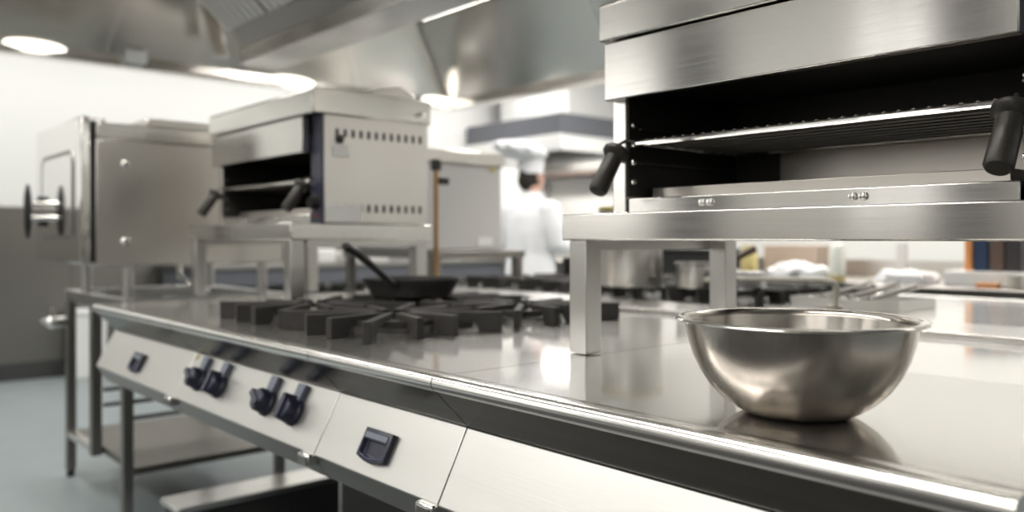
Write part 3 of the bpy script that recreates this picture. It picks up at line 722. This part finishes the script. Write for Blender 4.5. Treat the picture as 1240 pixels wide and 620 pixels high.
# ------------------------------------------------------------------ the canopy over the suite
cn = thing('extraction_canopy', 'large steel extraction canopy overhead with sloping inner panels', 'canopy', (-1.75, 1.75, 2.02))
CX0, CX1, CY0, CY1, RZ, TZ = -5.0, 1.7, -.35, 3.80, 2.02, 2.50
ix0, ix1, iy0, iy1 = CX0+.30, CX1-.30, CY0+.52, CY1-.52
e = .10
def slab(name, pts, mat, th=.012): return MB().quad_slab(pts, th).build(name, mat, cn)
def panel_strip(name, p0, p1, q0, q1, nseg, mat):
    # one sheet per panel, folded seams between the sheets; the seams stay inside the mesh
    m = MB(); seams = []
    p0, p1, q0, q1 = map(Vector, (p0, p1, q0, q1))
    nn = (p1-p0).cross(q0-p0).normalized()
    for k in range(nseg):
        a, b = k/nseg, (k+1)/nseg
        m.quad_slab([p0.lerp(p1,a), p0.lerp(p1,b), q0.lerp(q1,b), q0.lerp(q1,a)], .006)
        if k:
            A, B = p0.lerp(p1,a), q0.lerp(q1,a); w = (p1-p0).normalized()*.012
            seams.append(MB().quad_slab([A-w-nn*.004, A+w-nn*.004, B+w-nn*.004, B-w-nn*.004], .016))
    o = m.build(name, mat, cn)
    for q in seams: q.build('panel_seam', M['canopy_light'], o)
    return o
panel_strip('end_panel', (CX0+e,CY0+e,RZ+.03), (CX0+e,CY1-e,RZ+.03), (ix0,iy0,TZ), (ix0,iy1,TZ), 5, M['canopy'])
panel_strip('back_panel', (CX0+e,CY1-e,RZ+.03), (CX1-e,CY1-e,RZ+.03), (ix0,iy1,TZ), (ix1,iy1,TZ), 4, M['canopy'])
panel_strip('end_panel', (CX1-e,CY1-e,RZ+.03), (CX1-e,CY0+e,RZ+.03), (ix1,iy1,TZ), (ix1,iy0,TZ), 5, M['canopy'])
panel_strip('front_panel', (CX1-e,CY0+e,RZ+.03), (CX0+e,CY0+e,RZ+.03), (ix1,iy0,TZ), (ix0,iy0,TZ), 4, M['canopy'])
MB().box(ix0-.02, ix1+.02, iy0-.02, iy1+.02, TZ+.002, TZ+.02).build('top_panel', M['canopy'], cn)
for a, b in (((CX0+e,CY1-e),(ix0,iy1)), ((CX0+e,CY0+e),(ix0,iy0)), ((CX1-e,CY1-e),(ix1,iy1)), ((CX1-e,CY0+e),(ix1,iy0))):
    MB().tube([(a[0],a[1],RZ+.028),(b[0],b[1],TZ-.004)], .022, 8).build('hip_strip', M['dsteel'], cn)
# rim: trough profile around the edge
rim = MB()
for (x0,x1,y0,y1) in ((CX0,CX0+e,CY0,CY1),(CX1-e,CX1,CY0,CY1),(CX0+e,CX1-e,CY1-e,CY1),(CX0+e,CX1-e,CY0,CY0+e)):
    rim.box(x0,x1,y0,y1,RZ-.035,RZ-.015)
rim.build('rim_trough', M['canopy_light'], cn, bevel=.003)
lip = MB()
for (x0,x1,y0,y1) in ((CX0,CX0+.012,CY0,CY1),(CX1-.012,CX1,CY0,CY1),(CX0+.012,CX1-.012,CY1-.012,CY1),(CX0+.012,CX1-.012,CY0,CY0+.012)):
    lip.box(x0,x1,y0,y1,RZ-.0145,TZ+.05)
lip.build('outer_skirt', M['canopy_light'], cn)
inl = MB()
for (x0,x1,y0,y1) in ((CX0+e-.01,CX0+e,CY0+e,CY1-e),(CX1-e,CX1-e+.01,CY0+e,CY1-e),(CX0+e,CX1-e,CY1-e,CY1-e+.01),(CX0+e,CX1-e,CY0+e-.01,CY0+e)):
    inl.box(x0,x1,y0,y1,RZ-.0145,RZ+.04)
inl.build('inner_upstand', M['canopy'], cn)
# centre gutter with filter banks on both sides
GX0, GX1 = -4.2, ix1-.25
MB().prism([(1.74,2.125),(1.80,2.0155),(1.985,2.0155),(2.045,2.125)], GX0, GX1).build('gutter_body', M['dsteel'], cn, bevel=.003)  # duller than the channel: slanted face darkened in place of a dark reflection
MB().prism([(1.788,2.015),(1.788,1.935),(2.00,1.935),(2.00,2.015)], GX0, GX1).build('gutter_channel', M['canopy_light'], cn, bevel=.003)
def filt(x0, x1, side):
    m = MB(); L0 = Vector((0, 1.735 if side < 0 else 2.05, 2.115)); L1 = Vector((0, 1.30 if side < 0 else 2.485, 2.495))
    d = (L1-L0); nrm = Vector((0, -d.z, d.y)).normalized() if side < 0 else Vector((0, -d.z, d.y)).normalized()
    if nrm.z > 0: nrm = -nrm
    n = max(4, round((x1-x0)/.066))
    for k in range(n):
        a = x0 + (x1-x0)*k/n; b = a + (x1-x0)/n*.62
        A, B = Vector((a,0,0)), Vector((b,0,0))
        p = [A+L0, B+L0, B+L1, A+L1]
        v = [tuple(q) for q in p] + [tuple(q + nrm*.02) for q in p]
        m.poly(v, [(0,1,2,3),(7,6,5,4),(0,4,5,1),(1,5,6,2),(2,6,7,3),(3,7,4,0)])
    q = [Vector((x0,0,0))+L0-nrm*.008, Vector((x1,0,0))+L0-nrm*.008, Vector((x1,0,0))+L1-nrm*.008, Vector((x0,0,0))+L1-nrm*.008]
    o = m.build('baffle_filter', M['filt'], cn)
    MB().quad_slab([tuple(z) for z in q], .003).build('filter_backing', M['dsteel'], o)
xg = GX0+.02
while xg < GX1-.45:
    filt(xg, xg+.46, -1); filt(xg, xg+.46, 1); xg += .48
for s, (ya, yb) in ((-1, (1.43, 1.74)), (1, (2.045, 2.36))):
    pts = [(GX0, 1.74, 2.125), (GX0, 2.045, 2.125), (GX0, 2.49, 2.498), (GX0, 1.29, 2.498)] if s < 0 else [(GX1, 1.74, 2.125), (GX1, 2.045, 2.125), (GX1, 2.49, 2.498), (GX1, 1.29, 2.498)]
    MB().quad_slab(pts, .008*s).build('plenum_end', M['canopy'], cn)
MB().quad_slab([(-4.63,1.82,2.055),(-4.63,1.90,2.055),(-4.63,1.76,2.498),(-4.63,1.68,2.498)], .03).build('plenum_brace', M['canopy_light'], cn, bevel=.003)
# canopy lamps
def strip(x0, x1, y, label):
    t = thing('strip_lamp', label, 'lamp', ((x0+x1)/2, y, TZ), 'strip lamps in the canopy')
    MB().box(x0, x1, y-.055, y+.055, TZ-.035, TZ+.0015).build('lamp_housing', M['canopy_light'], t, bevel=.003)
    MB().prism([(y-.045,TZ-.0355),(y-.035,TZ-.06),(y+.035,TZ-.06),(y+.045,TZ-.0355)], x0+.03, x1-.03).build('diffuser', M['lamp'], t)
    return t
strip(-4.42, -3.2, 3.07, 'bright strip lamp inside the canopy, over the far side of the suite at its left')
strip(-1.6, -.4, 3.07, 'strip lamp inside the canopy, over the far side of the suite at its right')
strip(-4.42, -3.2, .40, 'strip lamp inside the canopy, over the left front of the suite')
strip(-1.6, -.4, .40, 'strip lamp inside the canopy, over the right front of the suite')
for y in (.98, 2.44, 3.60):  # glowing lamps added in place of bright reflections in the rim trough
    c = Vector((CX0+.085, y, RZ-.005))
    lb_ = MB().box(CX0+.05, CX0+.0845+.025, y-.155, y+.155, RZ-.0148, RZ+.002).build('bulkhead_lamp', M['canopy_light'], cn, bevel=.004)
    MB().ball((CX0+.105, y, RZ+.012), (.034,.150,.030)).build('lamp_glass', M['bulk'], lb_)
MB().box(CX0+e+.002, CX0+e+.05, 1.42, 1.53, RZ-.012, RZ+.06).build('junction_box', M['tagm'], cn, bevel=.004)

# ------------------------------------------------------------------ the chef
CHX, CHY = -4.10, 3.78
ch = thing('person', 'chef in white jacket and tall white hat standing turned away beyond the suite', 'person', (CHX, CHY, 0))
def pv(x, y, z): return (CHX+x, CHY+y, z)
def loft(m, rings, seg=28):
    prev = None
    for (z, a, b, cy) in rings:
        r = [m.bm.verts.new(pv(a*math.copysign(abs(math.cos(2*PI*k/seg))**.85, math.cos(2*PI*k/seg)), cy + b*math.sin(2*PI*k/seg), z)) for k in range(seg)]
        if prev is None: m.bm.faces.new(r[::-1])
        else:
            for k in range(seg): m.bm.faces.new((prev[k], prev[(k+1) % seg], r[(k+1) % seg], r[k]))
        prev = r
    m.bm.faces.new(prev)
bd = MB()
loft(bd, [(.72,.155,.10,0),(.80,.16,.105,0),(.92,.15,.095,.0),(1.06,.165,.105,0),(1.18,.185,.10,0),(1.25,.16,.085,0),(1.285,.08,.06,0),(1.33,.055,.055,.005),(1.40,.052,.055,.01)])
HZ = 1.435
bd.ball(pv(0,.015,HZ+.01), (.071,.088,.10)).ball(pv(0,.045,HZ-.045), (.052,.06,.055))
bd.ball(pv(0,.108,HZ-.01), (.012,.02,.022)).ball(pv(0,.098,HZ-.048), (.026,.012,.010))
for s in (-1, 1):
    bd.ball(pv(s*.074,.01,HZ-.005), (.010,.018,.028))
    bd.ball(pv(s*.028,.092,HZ+.012), (.014,.010,.009))
    sh, el, wr = pv(s*.185,0,1.215), pv(s*.235,.03,.985), pv(s*.165,.235,.965)
    bd.tube([sh, tuple((Vector(sh)+Vector(el))/2), el], [.052,.046,.040], 14).tube([el, tuple((Vector(el)+Vector(wr))/2), wr], [.041,.036,.026], 14)
    bd.ball(sh, .056).ball(el, .042)
    w = Vector(wr); f_ = (w-Vector(el)).normalized(); sd = Vector((-s*1.0, -.3, 0)).normalized()
    bd.ball(w + f_*.045, (.036,.048,.016))
    for k, L in enumerate((.060,.068,.063,.050)):
        b0 = w + f_*.082 + Vector((1,0,0))*(k-1.5)*.0175
        bd.tube([b0 - f_*.02, b0 + f_*L*.45 + Vector((0,0,-.004)), b0 + f_*L*.75 + Vector((0,0,-.018)), b0 + f_*L*.9 + Vector((0,0,-.036))], [.009,.0085,.008,.0065], 8)
    b0 = w + f_*.035 + Vector((-s*.032,0,0))
    bd.tube([b0 + Vector((s*.012,0,0)), b0 + Vector((-s*.014,.022,-.006)), b0 + Vector((-s*.016,.046,-.018))], [.012,.010,.008], 8)
    hip_, kn, an = pv(s*.085,0,.78), pv(s*.09,.012,.44), pv(s*.092,-.01,.08)
    bd.tube([hip_, kn, an], [.078,.052,.036], 14).ball(kn, .053)
    bd.ball(pv(s*.095,.055,.035), (.04,.11,.034))
body = bd.build('body', M['skin'], ch)
rmod = body.modifiers.new('remesh', 'REMESH'); rmod.mode = 'VOXEL'; rmod.voxel_size = .0075; rmod.use_smooth_shade = True
sm = body.modifiers.new('smooth', 'SMOOTH'); sm.iterations = 3; sm.factor = .5
jk = MB()
loft(jk, [(.60,.205,.150,0),(.70,.205,.148,0),(.82,.195,.138,0),(.92,.183,.124,0),(1.06,.198,.132,0),(1.17,.212,.126,0),(1.235,.190,.108,0),(1.275,.118,.082,0),(1.305,.076,.072,.003),(1.335,.070,.070,.006)])
for s in (-1, 1):
    sh, el, wr = pv(s*.185,0,1.205), pv(s*.245,.025,.985), pv(s*.172,.21,.965)
    mid = tuple((Vector(sh)+Vector(el))/2 + Vector((s*.008,-.006,0)))
    jk.tube([sh, mid, el], [.074,.066,.060], 16).tube([el, wr], [.060,.044], 16).ball(sh, .076).ball(el, .061)
for v in jk.bm.verts:
    v.co += noise.noise_vector(Vector(v.co)*9)*.010
jo = jk.build('jacket', M['cotton'], ch)
rmod = jo.modifiers.new('remesh', 'REMESH'); rmod.mode = 'VOXEL'; rmod.voxel_size = .011; rmod.use_smooth_shade = True
sm = jo.modifiers.new('smooth', 'SMOOTH'); sm.iterations = 3; sm.factor = .5
ty = MB()
for s in (-1, 1):
    ty.tube([pv(s*.088,0,.80), pv(s*.092,.012,.45), pv(s*.094,-.01,.10)], [.098,.074,.064], 18)
loft(ty, [(.70,.185,.125,0),(.76,.190,.128,0),(.86,.17,.115,0)])
to = ty.build('trousers', M['trouser'], ch)
rmod = to.modifiers.new('remesh', 'REMESH'); rmod.mode = 'VOXEL'; rmod.voxel_size = .012; rmod.use_smooth_shade = True
for s in (-1, 1):
    MB().ball(pv(s*.095,.055,.042), (.048,.122,.041)).ball(pv(s*.094,-.01,.07), (.046,.05,.05)).build('shoe', M['black'], ch)
MB().ball(pv(0,.0,HZ+.012), (.077,.086,.096), 24, 14).ball(pv(0,-.045,HZ-.02), (.066,.045,.075), 20, 12).build('hair', M['hair'], ch)
# hat: band and puffed crown
ht = MB().lathe([(0,.012),(.080,.012),(.086,.016),(.088,.10),(.084,.104),(0,.104)], pv(0,.004,HZ+.01), 36)
hat = ht.build('hat_band', M['cotton'], ch)
pc = MB().lathe([(0,.1045),(.082,.1045),(.112,.118),(.150,.15),(.168,.195),(.156,.238),(.110,.266),(.05,.276),(0,.277)], pv(0,-.004,HZ+.01), 48)
for v in pc.bm.verts:
    d = Vector((v.co.x-CHX, v.co.y-CHY, 0)); k = max(0, v.co.z-HZ-.12)/.14
    an = math.atan2(d.y, d.x); v.co += d*(.06*k*math.sin(an*11)) + Vector((-.075*k, -.080*k, -.03*k))
pc.build('hat_crown', M['cotton'], hat)

# ------------------------------------------------------------------ light
def area(name, loc, sx, sy, energy, col=(1,.97,.92), rot=(0,0,0)):
    l = bpy.data.lights.new(name, 'AREA'); l.shape = 'RECTANGLE'; l.size = sx*S; l.size_y = sy*S; l.energy = energy; l.color = col
    o = bpy.data.objects.new(name, l); COL.objects.link(o); o.location = Vector(loc)*S; o.rotation_euler = rot
    return o
area('ceiling_light_back', (-2.0, 5.2, ZT-.03), 6.0, .5, 150)
area('ceiling_light_left', (-5.95, 2.2, ZT-.03), .5, 7.4, 96)
area('ceiling_light_front', (-2.0, -1.5, ZT-.03), 6.0, .6, 88)
area('canopy_light_back', (-2.6, 3.07, TZ-.07), 3.8, .08, 62)
area('canopy_light_front', (-2.2, .40, TZ-.07), 3.4, .08, 34)
area('hood_light', (-6.1, 6.0, 1.92), .9, .12, 18)
area('ceiling_light_right', (2.15, 3.0, ZT-.03), .5, 5.0, 62)  # unseen fill, added to brighten the steel sides facing right
w = bpy.data.worlds.new('world'); sc.world = w; w.use_nodes = True
w.node_tree.nodes['Background'].inputs[0].default_value = (.9,.95,1,1); w.node_tree.nodes['Background'].inputs[1].default_value = 1.0

# ------------------------------------------------------------------ camera
cd = bpy.data.cameras.new('camera'); cam = bpy.data.objects.new('camera', cd); COL.objects.link(cam)
cam.location = Vector(CAM)*S
cam.rotation_euler = (PI/2, 0, math.atan2(.750, .661))
cd.sensor_width = 36; cd.lens = 36*997/1240; cd.shift_y = -21/1240
cd.clip_start = .02
cd.dof.use_dof = True; cd.dof.focus_distance = 1.04*S; cd.dof.aperture_fstop = 2.3; cd.dof.aperture_blades = 7
sc.camera = cam
sc.view_settings.view_transform = 'Standard'; sc.view_settings.look = 'None'
sc.view_settings.gamma = 1; sc.view_settings.use_curve_mapping = False; sc.view_settings.exposure = 0.15
cy = sc.cycles
cy.use_denoising = True; cy.max_bounces = 8; cy.diffuse_bounces = 3; cy.glossy_bounces = 5
cy.sample_clamp_indirect = 6; cy.caustics_reflective = False; cy.caustics_refractive = False
